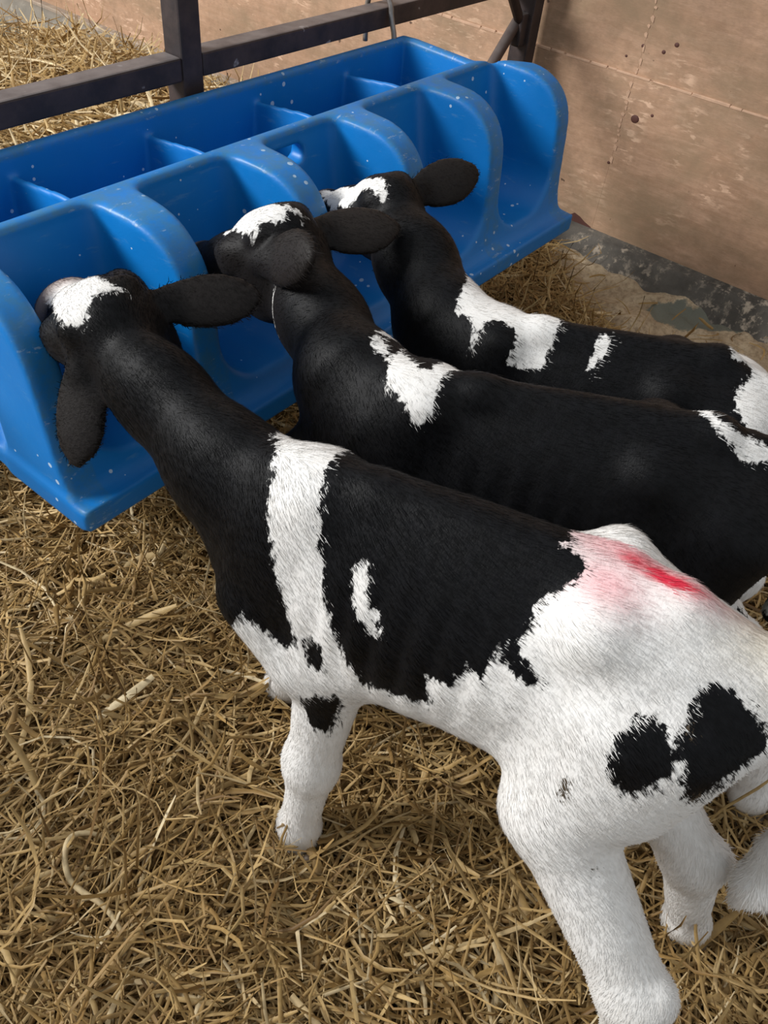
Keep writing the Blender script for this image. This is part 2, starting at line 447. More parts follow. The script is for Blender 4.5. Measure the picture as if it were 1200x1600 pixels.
def sheet(name, y0, y1, z0, z1, x0, x1, mat, parent):
    bm = bmesh.new(); add_box(bm, x0, x1, y0, y1, z0, z1, 0.0003)
    return bm_obj(name, bm, mat, parent)
def build_wall():
    bm = bmesh.new(); add_box(bm, WX+.022, WX+.12, -2.0, 6.0, 0, 2.3)
    w = tag(bm_obj('wall_right', bm, M_wood, None), kind='structure')
    js = [-1.48, 0.96, 3.42, 5.9]
    for a, b in zip(js, js[1:]):
        mt = M_wood_pale if a > 3 else M_wood
        sheet('plywood_sheet', a+.0001, b-.0001, 0.06, 0.545, WX, WX+.02, mt, w)
        sheet('plywood_sheet', a+.0001, b-.0001, 0.5455, 1.766, WX+.006, WX+.026, mt, w)
        sheet('plywood_sheet', a+.0001, b-.0001, 1.767, 2.28, WX+.006, WX+.026, mt, w)
    # bare splintered edge along the sheet joint and up the butt joint
    rr = random.Random(5)
    y = -1.4
    while y < 3.3:
        L = rr.uniform(.02, .11)
        bm = bmesh.new(); add_box(bm, WX-.0012, WX+.007, y, y+L, .5455-rr.uniform(.002, .006), .5462+rr.uniform(.0, .003), .0015)
        bm_obj('splintered_edge', bm, M_lath, w)
        y += L*rr.uniform(.9, 1.15)
    z = .30
    while z < .78:
        L = rr.uniform(.006, .022)
        x0 = WX if z < .54 else WX+.006
        bm = bmesh.new()
        yc = .96+rr.uniform(-.004, .004); ww = rr.uniform(.003, .008)
        pts = [(yc-ww*rr.uniform(.4, 1), z), (yc+ww*rr.uniform(.2, .6), z+L*.15), (yc+ww, z+L*.6), (yc+ww*.2, z+L), (yc-ww*.7, z+L*.8)]
        f = bm.faces.new([bm.verts.new((x0-.0004, a, b)) for a, b in pts])
        r = bmesh.ops.extrude_face_region(bm, geom=[f])
        for q in r['geom']:
            if isinstance(q, bmesh.types.BMVert): q.co.x -= .0014
        bmesh.ops.recalc_face_normals(bm, faces=bm.faces[:])
        bm_obj('splinter', bm, M_lath, w)
        z += L*rr.uniform(1.0, 2.2)
    # dark knots and nail heads
    for y, z, r in ((0.923, .439, .013), (0.876, .462, .005), (0.965, .30, .005), (0.962, .62, .006), (1.003, .585, .004), (0.90, .62, .006), (0.87, .645, .007),
                    (1.75, .40, .006), (2.2, .47, .007), (2.45, .30, .006), (1.95, .55, .006), (1.62, .30, .005), (2.9, .36, .006)):
        xx = WX if z < .545 else WX+.006
        bm = bmesh.new()
        bmesh.ops.create_uvsphere(bm, u_segments=10, v_segments=6, radius=1, matrix=Matrix.Translation((xx, y, z)) @ Matrix.Diagonal((.002, r, r*.85, 1)))
        bm_obj('nail_head', bm, M_nail, w, True)
    # torn scrap of dark red paint at the foot of the sheet
    bm = bmesh.new()
    pts = [(1.045, .088), (1.05, .103), (1.03, .118), (1.008, .112), (0.99, .102), (0.965, .094), (0.955, .083)]
    f = bm.faces.new([bm.verts.new((WX-.0006, y, z)) for y, z in pts])
    r = bmesh.ops.extrude_face_region(bm, geom=[f])
    for v in r['geom']:
        if isinstance(v, bmesh.types.BMVert): v.co.x -= .0016
    bmesh.ops.recalc_face_normals(bm, faces=bm.faces[:])
    bm_obj('paint_scrap', bm, M_nail, w)
    # concrete kerb along the foot of the wall
    ys = np.arange(-2.0, 6.0, .04); prof0 = [(2.30, -.01), (2.338, .030), (2.362, .080), (2.372, .089), (WX, .091)]
    vs = []; fs = []
    for i, y in enumerate(ys):
        for j, (x, z) in enumerate(prof0):
            k = 1 if 0 < j < 4 else 0
            vs.append((x + k*.010*mnoise.noise(Vector((y*7, z*25, 1))) + k*.004*mnoise.noise(Vector((y*31, z*60, 5))), y, z + k*.006*mnoise.noise(Vector((y*9, 3, z*9)))))
    n = len(prof0)
    for i in range(len(ys)-1):
        for j in range(n-1):
            fs.append((i*n+j, (i+1)*n+j, (i+1)*n+j+1, i*n+j+1))
    me = bpy.data.meshes.new('trim_1'); me.from_pydata(vs, [], fs)
    me.materials.append(M_kerb); me.materials.append(M_kerb_far)
    for k, p in enumerate(me.polygons):
        p.material_index = 1 if p.center.y > 1.45 else 0
    me.shade_smooth()
    tag(link('trim_1', me), kind='structure')
    # pale mortar fillet where sheet meets kerb beyond the gate
    bm = bmesh.new(); add_box(bm, 2.385, WX+.004, 1.55, 5.5, .086, .104, .004)
    tag(bm_obj('trim_2', bm, M_kerb_top), kind='structure')
build_wall()

# ------------------------------------------------------------------ calf feeder
DIV = [0.438, 0.716, 0.992, 1.268, 1.545, 1.828]
def build_feeder(vox=0.0045):
    X0, X1 = 0.414, 1.868
    S = SDF((X0-.05, 0.74, 0.29), (X1+.05, 1.31, 0.72), vox)
    X = S.ax[0][:, None, None]; Y = S.ax[1][None, :, None]; Z = S.ax[2][None, None, :]
    yz_y = np.broadcast_to(S.ax[1][:, None], (S.n[1], S.n[2])); yz_z = np.broadcast_to(S.ax[2][None, :], (S.n[1], S.n[2]))
    prof = [(1.278, .33), (1.278, .680), (1.235, .682), (1.06, .676), (.995, .676), (.955, .674), (.922, .664), (.893, .645), (.873, .620), (.861, .590), (.856, .55), (.852, .50),
            (.847, .44), (.840, .40), (.826, .37), (.812, .352), (.812, .33)]
    prof = [prof[0], prof[1]] + [tuple(p) for p in smooth_open(prof[2:-2], 2)] + prof[-2:]
    P = -poly_sd(prof, yz_y, yz_z)[None]
    lip = -poly_sd([(1.285, .332), (1.285, .372), (.795, .372), (.795, .332)], yz_y, yz_z)[None]
    # plan outline: the tank is shorter than the flared stalls in front of it
    xy_x = np.broadcast_to(S.ax[0][:, None], (S.n[0], S.n[1])); xy_y = np.broadcast_to(S.ax[1][None, :], (S.n[0], S.n[1]))
    plan = [(X0+.004, .76), (X1-.014, .76), (X1-.014, .985), (X1-.05, 1.03), (1.742, 1.075), (1.742, 1.30), (0.47, 1.30), (0.47, 1.085), (X0+.034, 1.03), (X0+.004, .985)]
    Q = -poly_sd(plan, xy_x, xy_y)[:, :, None]
    def smax(a, b, k):
        h = np.clip(.5+.5*(a-b)/k, 0, 1); return a*h+b*(1-h)+k*h*(1-h)
    def smin(a, b, k):
        h = np.clip(.5+.5*(b-a)/k, 0, 1); return b*(1-h)+a*h-k*h*(1-h)
    D = smax(P, Q, .012)
    L = smax(np.broadcast_to(lip, D.shape), np.maximum(X0-X, X-X1) + 0*Y, .010)
    D = smin(D, L, .018)
    # tank hollow
    zz = np.clip((Z-.40)/.28, 0, 1)
    T = np.maximum(np.maximum(1.088 - .012*zz - Y, Y - (1.245+.012*zz)), np.maximum(0.505 - .01*zz - X, X - (1.702+.012*zz)))
    T = np.maximum(T, .40 - Z)
    D = smax(D, -T, .010)
    # gusset plates across the tank
    for x in DIV[1:5]:
        top = .640 + .018*np.clip((1.262-Y)/.14, 0, 1)
        G = np.maximum(np.maximum(np.abs(X - x + .040) - (.0055 + .02*np.clip((.645-Z)/.3, 0, 1)), Z - top), np.maximum(1.07-Y, Y-1.27))
        D = smin(D, G, .009)
    # stall hollows: U-shaped from the front, open at top and front, closed by the tank wall
    for i in range(5):
        a, b = DIV[i], DIV[i+1]
        ha = .021 if i else .024; hb = .021 if i < 4 else .022
        c = (a+ha + b-hb)/2; w = (b-hb - a-ha)/2
        # side walls thicken towards the back of the stall and at the foot
        yy = np.clip((Y-.80)/.25, 0, 1); wy = w - .014*yy*yy*(3-2*yy) - .004
        r = .088
        zb = .400 + 0*Y
        qx = np.abs(X-c) - wy + r; qz = (zb + r) - Z
        U = np.sqrt(np.maximum(qx, 0)**2 + np.maximum(qz, 0)**2) + np.minimum(np.maximum(qx, qz), 0) - r
        yw = 1.050 - .055*np.clip((.66-Z)/.28, 0, 1)
        U = smax(U, Y - yw, .032)
        D = smax(D, -U, .011)
    # slot through the tank wall
    sl = np.sqrt(np.maximum(np.abs(X-1.090)-.034, 0)**2 + (Z-.630)**2) - .0165
    D = smax(D, -np.maximum(sl, np.maximum(1.03-Y, Y-1.10)), .006)
    S.d = D.astype(np.float32)
    me = S.mesh('feeder_all')
    v = verts_of(me)
    # wear along the exposed rims (rail, front rims of stalls, lip)
    rim = np.zeros(len(v), np.float32)
    dx = np.min(np.abs(v[:, 0:1]-np.array(DIV)[None]), 1)
    front = (v[:, 1] < 1.0) & (dx < .03)
    nrm = np.empty(len(v)*3, np.float32); me.vertices.foreach_get('normal', nrm); nrm = nrm.reshape(-1, 3)
    rim[front & ((nrm[:, 1] < -.45) | (nrm[:, 2] > .5))] = .9
    rim[(v[:, 2] > .668)] = 1.0
    fattr(me, 'wear', rim)
    # split the moulding into its parts, keeping the shading continuous
    nl = len(me.loops); lv = np.empty(nl, np.int32); me.loops.foreach_get('vertex_index', lv)
    ls = np.empty(len(me.polygons), np.int32); me.polygons.foreach_get('loop_start', ls)
    lt = np.empty(len(me.polygons), np.int32); me.polygons.foreach_get('loop_total', lt)
    pc = np.empty(len(me.polygons)*3, np.float32); me.polygons.foreach_get('center', pc); pc = pc.reshape(-1, 3)
    part = np.full(len(pc), 0)
    near = np.argmin(np.abs(pc[:, 0:1]-np.array(DIV)[None]), 1); dd = np.min(np.abs(pc[:, 0:1]-np.array(DIV)[None]), 1)
    isdiv = (pc[:, 1] < 1.0) & (pc[:, 2] > .384)
    part[isdiv] = 10 + near[isdiv]
    ing = (pc[:, 1] > 1.085) & (pc[:, 1] < 1.243) & (pc[:, 2] < .672) & (np.min(np.abs(pc[:, 0:1]+.040-np.array(DIV)[None]), 1) < .028) & (near > 0) & (near < 5) & (pc[:, 2] > .41)
    part[ing] = 20 + near[ing]
    part[(pc[:, 2] <= .384)] = 1
    root = empty('calf_feeder', (1.14, 1.03, .332))
    tag(root, 'blue moulded plastic calf feeder with five stalls hung on the gate', 'feeder')
    names = {0: 'tank', 1: 'base_lip'}
    for k in np.unique(part):
        nm = names.get(int(k), 'stall_divider' if k < 20 else 'tank_partition')
        f = np.where(part == k)[0]
        li = np.concatenate([np.arange(a, a+t) for a, t in zip(ls[f], lt[f])]) if len(set(lt[f])) > 1 else (ls[f][:, None] + np.arange(lt[f][0])[None]).ravel()
        vi = lv[li]; u, inv = np.unique(vi, return_inverse=True)
        m2 = bpy.data.meshes.new(nm)
        m2.vertices.add(len(u)); m2.vertices.foreach_set('co', (v[u]-np.array([1.14, 1.03, .332], np.float32)).ravel())
        m2.loops.add(len(inv)); m2.loops.foreach_set('vertex_index', inv.astype(np.int32))
        m2.polygons.add(len(f)); m2.polygons.foreach_set('loop_start', np.concatenate([[0], np.cumsum(lt[f])[:-1]]).astype(np.int32))
        m2.update(calc_edges=True); m2.shade_smooth()
        m2.normals_split_custom_set_from_vertices(nrm[u].tolist())
        fattr(m2, 'wear', rim[u])
        link(nm, m2, M_plastic, root)
    bpy.data.meshes.remove(me)
    # bent steel hooks that carry the feeder on the gate rail
    for x in (1.695, 0.60):
        bm = bmesh.new()
        pts = [(x, 1.262, .60), (x, 1.272, .68), (x, 1.287, .72), (x, 1.289, .742), (x-.001, 1.300, .758), (x-.002, 1.322, .763), (x-.003, 1.347, .757), (x-.003, 1.358, .735), (x-.003, 1.358, .69), (x-.003, 1.357, .655)]
        pts = [(a-1.14, b-1.03, c-.332) for a, b, c in pts]
        P = smooth_poly(pts, 1)[1:-2]
        add_tube(bm, [pts[0]]+[tuple(p) for p in P]+[pts[-1]], .0062, 10)
        h = bm_obj('hook', bm, M_hook, root, True); tag(h, 'grey bent steel rod hook over the gate rail')
    return root
build_feeder()

# ------------------------------------------------------------------ gate
def build_gate():
    G = (1.7, 1.32, 0.0)
    root = empty('gate', G)
    tag(root, 'dark painted steel gate of box section bars behind the blue feeder', 'gate')
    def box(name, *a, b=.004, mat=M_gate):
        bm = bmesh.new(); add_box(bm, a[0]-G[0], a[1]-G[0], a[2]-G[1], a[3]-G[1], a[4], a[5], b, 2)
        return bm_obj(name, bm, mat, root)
    box('upright', 1.080, 1.130, 1.297, 1.347, 0.0, 1.25)
    box('upright', -.55, -.50, 1.297, 1.347, 0.0, 1.25)
    for a, b in ((-.50, 1.0795), (1.1305, 2.3195)):
        box('rail', a, b, 1.298, 1.346, .695, .738)
        box('rail', a, b, 1.298, 1.346, 1.207, 1.25)
        box('rail', a, b, 1.298, 1.346, .16, .20)
    box('end_post', 2.320, 2.372, 1.262, 1.322, 0.0, 1.27)
    def brace(p0, p1, r, mat):
        bm = bmesh.new(); add_tube(bm, [(a-G[0], b-G[1], c) for a, b, c in (p0, p1)], r, 14)
        o = bm_obj('brace', bm, mat, root, True)
        return o
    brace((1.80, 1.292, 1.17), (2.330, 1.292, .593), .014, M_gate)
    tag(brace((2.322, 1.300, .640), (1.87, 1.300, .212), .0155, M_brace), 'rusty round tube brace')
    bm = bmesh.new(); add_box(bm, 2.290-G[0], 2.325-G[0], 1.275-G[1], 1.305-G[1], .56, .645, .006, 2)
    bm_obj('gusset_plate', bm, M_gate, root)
    # hinge eye on the wall side
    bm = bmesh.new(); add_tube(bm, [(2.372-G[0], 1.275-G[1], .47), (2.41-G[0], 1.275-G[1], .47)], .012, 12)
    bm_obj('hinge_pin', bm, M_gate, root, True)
build_gate()

# ------------------------------------------------------------------ calves
QB, QC = 0.8, 0.6           # coat is drawn in a plane seen from the left and above: q = QC*c - QB*b, folded over beyond the spine
def build_hoof():
    S = SDF((-.06, -.04, -.01), (.06, .04, .09), .0035)
    for s in (-1, 1):
        S.cone((.022, s*.0125, .012), (-.012, s*.013, .040), .0125, .016, .004)
        S.cone((.030, s*.011, .006), (-.016, s*.0125, .008), .007, .013, .008)
        S.ell((-.030, s*.016, .060), (.009, .008, .011), None, .003)
    z = S.ax[2][None, None, :]
    S.d = np.maximum(S.d, 0.0 - z + 0*S.d)
    return S.mesh('hoof')
HOOF = build_hoof()
def build_eye():
    bm = bmesh.new(); bmesh.ops.create_uvsphere(bm, u_segments=20, v_segments=12, radius=.0125)
    me = bpy.data.meshes.new('eye'); bm.to_mesh(me); bm.free(); me.shade_smooth(); me.materials.append(M_eye); return me
EYE = build_eye(); HOOF.materials.append(M_hoof)

def unit(v):
    v = np.array(v, float); return v/np.linalg.norm(v)

def build_calf(K, vox=0.005):
    W = np.array(K['W'], float); T = np.array(K['T'], float)     # withers and tail head in plan
    f = unit(W-T); l = np.array([-f[1], f[0]]); Lb = np.linalg.norm(W-T)
    H = K.get('H', 0.72); ks = Lb/0.47; kz = H/0.72
    F3 = np.array([f[0], f[1], 0]); L3 = np.array([l[0], l[1], 0]); U3 = np.array([0, 0, 1.0])
    def loc(a, b, c): return np.array([W[0], W[1], 0]) + F3*a + L3*b + U3*c
    P = np.array(K['poll'], float); Mz = np.array(K['muzzle'], float)
    allp = [loc(.15, 0, .3), loc(-.62*ks, .16, .0), loc(-.62*ks, -.16, .8*kz), P, Mz] + [np.array(p) for q in K['legs'] for p in q] + [np.array(p) for p in K['tail']]
    lo = np.min(allp, 0) - .15; hi = np.max(allp, 0) + .15; lo[2] = -.02; hi[2] = max(hi[2], .80*kz)
    S = SDF(lo, hi, vox)
    # --- trunk: stacked elliptical sections along the spine
    tr = np.array(K.get('trunk') or [  # a, centre b, top, bottom, half width
        (.150, 0, .640, .455, .060), (.085, 0, .690, .395, .085), (.0, 0, .720, .360, .102), (-.10, 0, .722, .352, .113), (-.20, 0, .730, .362, .120),
        (-.30, 0, .742, .392, .118), (-.375, 0, .750, .430, .108), (-.44, 0, .742, .470, .098), (-.50, 0, .712, .510, .078), (-.54, 0, .675, .545, .055)])
    tr = tr.copy(); tr[:, 2:4] *= kz; neg = tr[:, 0] < 0; tr[neg, 0] *= ks
    tr = tr[::-1]
    c0 = loc(tr[0, 0], 0, .3); c1 = loc(tr[-1, 0], 0, .8)
    pts = [loc(a, b, c) for a in (tr[0, 0], tr[-1, 0]) for b in (-.14, .14) for c in (.3*kz, .8*kz)]
    sl, X, Y, Z = S.win(np.min(pts, 0), np.max(pts, 0), .05)
    A = (X-W[0])*f[0] + (Y-W[1])*f[1]; B = (X-W[0])*l[0] + (Y-W[1])*l[1]
    ac = np.clip(A, tr[0, 0], tr[-1, 0])
    ss = np.linspace(tr[0, 0], tr[-1, 0], 60)
    def curve(col):   # smooth interpolation of the section table
        y = np.interp(ss, tr[:, 0], tr[:, col]); k = np.array([1, 2, 3, 2, 1])/9.0
        yp = np.concatenate([[y[0]*2-y[2], y[0]*2-y[1]], y, [y[-1]*2-y[-2], y[-1]*2-y[-3]]])
        return np.interp(ac, ss, np.convolve(yp, k, 'valid'))
    bo, tp, bt, wd = curve(1), curve(2), curve(3), curve(4)
    cc = (tp+bt)/2; hh = (tp-bt)/2
    e = (Z-cc)/hh
    wz = wd*(1 - .20*np.clip(e, -1, 1) - .10*np.clip(e, 0, 1)**2)
    eb = (B-bo)/wz
    k0 = np.sqrt(eb*eb + e*e); k1 = np.sqrt((eb/wz)**2 + (e/hh)**2) + 1e-6
    d = k0*(k0-1)/k1
    # ribs and spine as faint relief
    d = d - .0022*np.sin(A*2*np.pi/.034)*np.exp(-((A+.16)/.10)**2)*np.clip(1-np.abs(e-.05)/.7, 0, 1)
    d = np.sqrt(np.maximum(d, 0)**2 + (A-ac)**2) + np.minimum(d, 0)
    S.add(sl, d.astype(np.float32), 0)
    q = lambda a, b, c: loc(a*ks if a < 0 else a, b, c*kz)
    # shoulder blades, withers, spine ridge, hook bones, loin, rump
    for s in (-1, 1):
        S.cone(q(-.035, s*.032, .650), q(.020, s*.052, .500), .030, .036, .03, (L3, .75))
        S.cone(q(.020, s*.050, .495), q(-.040, s*.058, .435), .036, .040, .025)
        S.ell(q(-.335, s*(.054 if s < 0 else .044), (.682 if s < 0 else .672)*K.get('hook', 1)), (.018, .014, .014), None, .05)
        S.cone(q(-.345, s*.040, .660*K.get('hook', 1)), q(-.51, s*.026, .622*K.get('hook', 1)), .030, .024, .035)
        S.ell(q(-.530, s*.032, .615), (.018, .015, .018), None, .025)
        S.cone(q(-.455, s*.046, .58), q(-.43, s*.062, .49), .056, .056, .03)
    for s in (-1, 1):   # fold of skin between flank and stifle
        S.cone(q(-.27, s*.050, .485), q(-.37, s*.070, .475), .022, .030, .05)
    S.cone(q(.01, 0, .664), q(-.10, 0, .678), .016, .014, .03)
    S.cone(q(-.10, 0, .678), q(-.40, 0, .690), .014, .016, .03)
    S.cone(q(-.40, 0, .690), q(-.49, 0, .655), .016, .016, .03)
    S.ell(q(.055, 0, .475), (.030, .038, .055), None, .03)        # brisket
    # --- neck
    nk = [np.array(p, float) for p in K['neck']]; nr = K['neck_r']
    for i in range(len(nk)-1):
        S.cone(nk[i], nk[i+1], nr[i], nr[i+1], .035, (K.get('neck_side', L3), .74))
    # --- head
    h = unit(Mz-P); up = np.array(K['up'], float); up = unit(up - h*np.dot(up, h)); rt = np.cross(h, up)
    HL = np.linalg.norm(Mz-P); g = HL/.285; gr = g*K.get('hs', 1.0)
    def hp(a, r, u): return P + h*(a*g) + rt*(r*gr) + up*(u*gr)
    HM = [h, rt, up]
    S.ell(hp(.035, 0, -.030), (.070*gr, .056*gr, .058*gr), HM, .02)           # cranium
    S.ell(hp(.010, 0, .006), (.030*gr, .034*gr, .026*gr), HM, .025)           # poll knob
    S.cone(hp(.065, 0, -.034), hp(.150, 0, -.048), .060*gr, .044*gr, .03, (up, .92))
    S.cone(hp(.150, 0, -.045), hp(.225, 0, -.056), .041*gr, .037*gr, .03, (up, .95))
    S.ell(hp(.243, 0, -.056), (.038*gr, .047*gr, .038*gr), HM, .022)          # muzzle
    S.cone(hp(.055, 0, -.085), hp(.215, 0, -.088), .040*gr, .024*gr, .03)    # jaw
    for s in (-1, 1):
        S.ell(hp(.060, s*.036, -.075), (.045*gr, .022*gr, .042*gr), HM, .03)  # cheek
        S.ell(hp(.085, s*.049, -.012), (.030*gr, .018*gr, .019*gr), HM, .02)  # brow
        S.ell(hp(.088, s*.057, -.028), (.019*gr, .012*gr, .016*gr), HM, .008)
        S.ell(hp(.022, s*.036, .008), (.016*gr, .016*gr, .014*gr), HM, .02)   # horn bud
        S.ell(hp(.272, s*.024, -.044), (.010*gr, .007*gr, .009*gr), HM, .006, True)   # nostril
    # --- ears
    for s, ed, en in ((1, K['ear_r'], K['ear_rn']), (-1, K['ear_l'], K['ear_ln'])):
        ed = unit(ed); en = np.array(en, float); en = unit(en - ed*np.dot(en, ed)); ew = np.cross(ed, en)
        b0 = hp(.012, s*.052, -.022); EL = K.get('ear_len', .128)
        EW = K.get('ear_w', 1.0); K.setdefault('ears', []).append((b0, ed, EL))
        prof = [(-.10, .017), (.10, .021), (.28, .029), (.48, .034), (.66, .033), (.82, .025), (.95, .012)]
        for (t0, r0), (t1, r1) in zip(prof, prof[1:]):
            sag0, sag1 = -.010*(t0*1.6-.5)**2, -.010*(t1*1.6-.5)**2
            S.cone(b0 + ed*(EL*t0) + en*sag0, b0 + ed*(EL*t1) + en*sag1, r0*EW, r1*EW, .006, (en, .30 if t0 > .05 else .6))
        S.ell(b0 + ed*(EL*.50) + en*.0155, (EL*.36, .022*EW, .012), [ed, ew, en], .010, True)   # hollow of the ear
    # --- legs: front then hind; joints in world space from the trunk down
    for i, (J, R) in enumerate(zip(K['legs'], K['leg_r'])):
        J = [np.array(p, float) for p in J]
        for j in range(len(J)-1):
            S.cone(J[j], J[j+1], R[j], R[j+1], .022 if j else .04, (L3, .9 if j == 0 else .88))
        if i < 2:   # knee
            S.ell(J[1] + F3*.002, (.027, .026, .048), [F3, L3, U3], .03)
        else:       # hock point and stifle
            S.ell(J[2] - F3*.020 + U3*.016, (.017, .017, .028), [F3, L3, U3], .016)
            S.cone(J[2] - F3*.022 + U3*.018, J[1]*.45 + J[2]*.55 - F3*.012, .013, .018, .014)
        S.ell(J[-2], (.026, .024, .025), [F3, L3, U3], .014)              # fetlock
        for s in (-1, 1):
            S.ell(J[-2] - F3*.020 + L3*s*.011 - U3*.012, (.010, .008, .011), [F3, L3, U3], .006)
    # --- tail (upper part joined to the body)
    tl = [np.array(p, float) for p in K['tail']]
    for i in range(len(tl)-1):
        S.cone(tl[i], tl[i+1], K['tail_r'][i], K['tail_r'][i+1], .012)
    S.d = S.d
    me = S.mesh('calf')
    # keep the largest shell only is not needed: every piece overlaps the trunk
    O = loc(-.22*ks, 0, 0)
    v = verts_of(me)
    # light smoothing
    a = (v[:, 0]-W[0])*f[0] + (v[:, 1]-W[1])*f[1]; b = (v[:, 0]-W[0])*l[0] + (v[:, 1]-W[1])*l[1]; c = v[:, 2]
    hv = v - P; ha = hv@h; hr = hv@rt; hu = hv@up
    co = dict(a=a, b=b, c=c, ha=ha, hr=hr, hu=hu, v=v)
    K['coat'](me, co)
    extra_marks(me, co, K)
    me.vertices.foreach_set('co', (v - O.astype(np.float32)).ravel()); me.update()
    o = link('calf', me, M_coat); o.location = O
    tag(o, K['label'], 'calf', 'calves at the feeder')
    if K.get('hair'): grow_hair(o, K, co, v - O.astype(np.float32), f, h)
    # --- eyes
    for s in (-1, 1):
        e = link('eye', EYE, None, o); e.location = hp(.094, s*.0565, -.0285) - O
    # --- hooves
    for J in K['legs']:
        hf = link('hoof', HOOF, None, o); p = np.array(J[-1], float); p[2] = .0
        hf.location = p - O; hf.rotation_euler = (0, 0, math.atan2(f[1], f[0]) + K.get('toe', 0))
    K['frame'] = dict(W=W.tolist(), f=f.tolist(), l=l.tolist(), P=P.tolist(), h=h.tolist(), rt=rt.tolist(), up=up.tolist())
    return o

def grow_hair(o, K, co, v, f, h):
    """short flat-lying hairs over the hide, coloured like the skin they root in"""
    me = o.data; n = K['hair']; r = np.random.default_rng(31)
    nl = len(me.loops); lv = np.empty(nl, np.int32); me.loops.foreach_get('vertex_index', lv)
    nrm = np.empty(len(v)*3, np.float32); me.vertices.foreach_get('normal', nrm); nrm = nrm.reshape(-1, 3)
    # vertices are evenly spread, so picking vertices is picking by area; side away from the feeder row gets fewer
    i = r.integers(0, len(v), n)
    ok = (v[i, 2] > .05)
    i = i[ok]; n = len(i)
    p = v[i] + r.normal(0, .0022, (n, 3)).astype(np.float32); N = nrm[i]
    p = p - N*np.sum((p - v[i])*N, 1)[:, None]
    head = np.clip((co['ha'][i] + .10)/.12, 0, 1)[:, None]; leg = np.clip((.42 - co['c'][i])/.1, 0, 1)[:, None]
    D = np.array([-f[0]*.85, -f[1]*.85, -.55])[None]*(1-leg) + np.array([0, 0, -1.0])[None]*leg
    D = D*(1-head) - h[None]*head
    q = .6*vsmooth(p, 9.0, 1) + .0
    D = D + (q - .3)*.9 + r.normal(0, .13, (n, 3))
    D = D - N*np.sum(D*N, 1)[:, None]; D /= (np.linalg.norm(D, axis=1, keepdims=True) + 1e-6)
    long = K.get('hair_len', .0085)*np.clip(r.lognormal(0, .3, n), .4, 2.0)[:, None]
    lift = (.045 + .07*r.random(n)**2)[:, None]
    ear = np.clip((np.abs(co['hr'][i]) - .075)/.02, 0, 1)[:, None]*head
    if 'tuft' in K:
        tf = np.exp(-np.sum((co['v'][i] - np.array(K['tuft']))**2, 1)/.06**2)[:, None]; long = long*(1 + 1.2*tf); lift0 = tf*.10
    else: lift0 = 0
    long = long*(1 - .35*head)*(1 - .25*ear); lift = lift*(1-.5*ear) + lift0
    w = (.00034 + .0002*r.random(n))[:, None]
    S = np.cross(D, N); S /= (np.linalg.norm(S, axis=1, keepdims=True) + 1e-6)
    m = p + D*long*.5 + N*long*lift*.75; t = p + D*long + N*long*lift
    p = p - N*.0003
    V = np.stack([p - S*w, p + S*w, m + S*w*.8, m - S*w*.8, t], 1).astype(np.float32)
    b = np.arange(n, dtype=np.int32)*5
    quad = np.stack([b, b+1, b+2, b+3], 1); tri = np.stack([b+3, b+2, b+4], 1)
    idx = np.concatenate([quad.ravel(), tri.ravel()])
    h2 = bpy.data.meshes.new('coat_hair')
    h2.vertices.add(n*5); h2.vertices.foreach_set('co', V.ravel())
    h2.loops.add(len(idx)); h2.loops.foreach_set('vertex_index', idx)
    h2.polygons.add(n*2); h2.polygons.foreach_set('loop_start', np.concatenate([np.arange(n)*4, n*4+np.arange(n)*3]).astype(np.int32))
    h2.update(calc_edges=True); h2.shade_smooth()
    Nt = N + r.normal(0, .05, (n, 3)) + D*.06; Nt /= np.linalg.norm(Nt, axis=1, keepdims=True)
    h2.normals_split_custom_set_from_vertices(np.repeat(Nt.astype(np.float32), 5, 0).tolist())
    for nm in ('coat', 'red', 'deep', 'cream', 'dirt', 'skin', 'brown'):
        at = me.attributes.get(nm)
        if at is None: continue
        x = np.empty(len(v), np.float32); at.data.foreach_get('value', x)
        fattr(h2, nm, np.repeat(x[i], 5))
    ho = link('coat_hair', h2, M_coat, o); tag(ho, kind='stuff')
def vsmooth(p, sc, seed):
    s = p*sc + seed
    return np.stack([.5+.25*(np.sin(s[:, 1]*1.7+s[:, 2])+np.sin(s[:, 0]*1.3-s[:, 2]*1.9)), .5+.25*(np.sin(s[:, 0]*1.9+1)+np.sin(s[:, 2]*1.4+s[:, 1])), .5+.25*(np.sin(s[:, 0]+s[:, 1]*1.5)+np.sin(s[:, 1]*1.1+2))], 1)
def extra_marks(me, co, K):
    z = np.zeros(len(co['a']), np.float32); at = dict(red=z.copy(), deep=z.copy(), cream=z.copy(), dirt=z.copy(), skin=z.copy(), brown=z.copy())
    M = K.get('marks', {})
    for nm, lst in M.items():
        for A, Q, ra, rq, amt in lst: at[nm] = np.maximum(at[nm], amt*blob(co, A, Q, ra, rq))
    g = np.linalg.norm(np.array(K['muzzle']) - np.array(K['poll']))
    at['skin'] = np.clip((co['ha']/g - K.get('nose', .80))/.10, 0, 1)*.9*(np.abs(co['hr']) < .09)
    for b0, ed, EL in K['ears']:      # softer brown-grey fur on the ears
        r = co['v'] - b0; t = r@ed; dd = np.linalg.norm(r - t[:, None]*ed[None], axis=1)
        at['brown'] = np.maximum(at['brown'], K.get('ear_brown', .6)*np.clip((t-.015)/.03, 0, 1)*np.clip((.048-dd)/.012, 0, 1)*(t < EL*1.15))
    at['brown'] = np.maximum(at['brown'], .8*np.clip((co['ha']+.06)/.05, 0, 1)*np.clip((np.abs(co['hr'])-.02)/.06, 0, 1)*K.get('brown', .3))
    low = np.clip((.10 - co['c'])/.08, 0, 1); at['cream'] = np.maximum(at['cream'], low*.8)
    for k, x in at.items(): fattr(me, k, x)

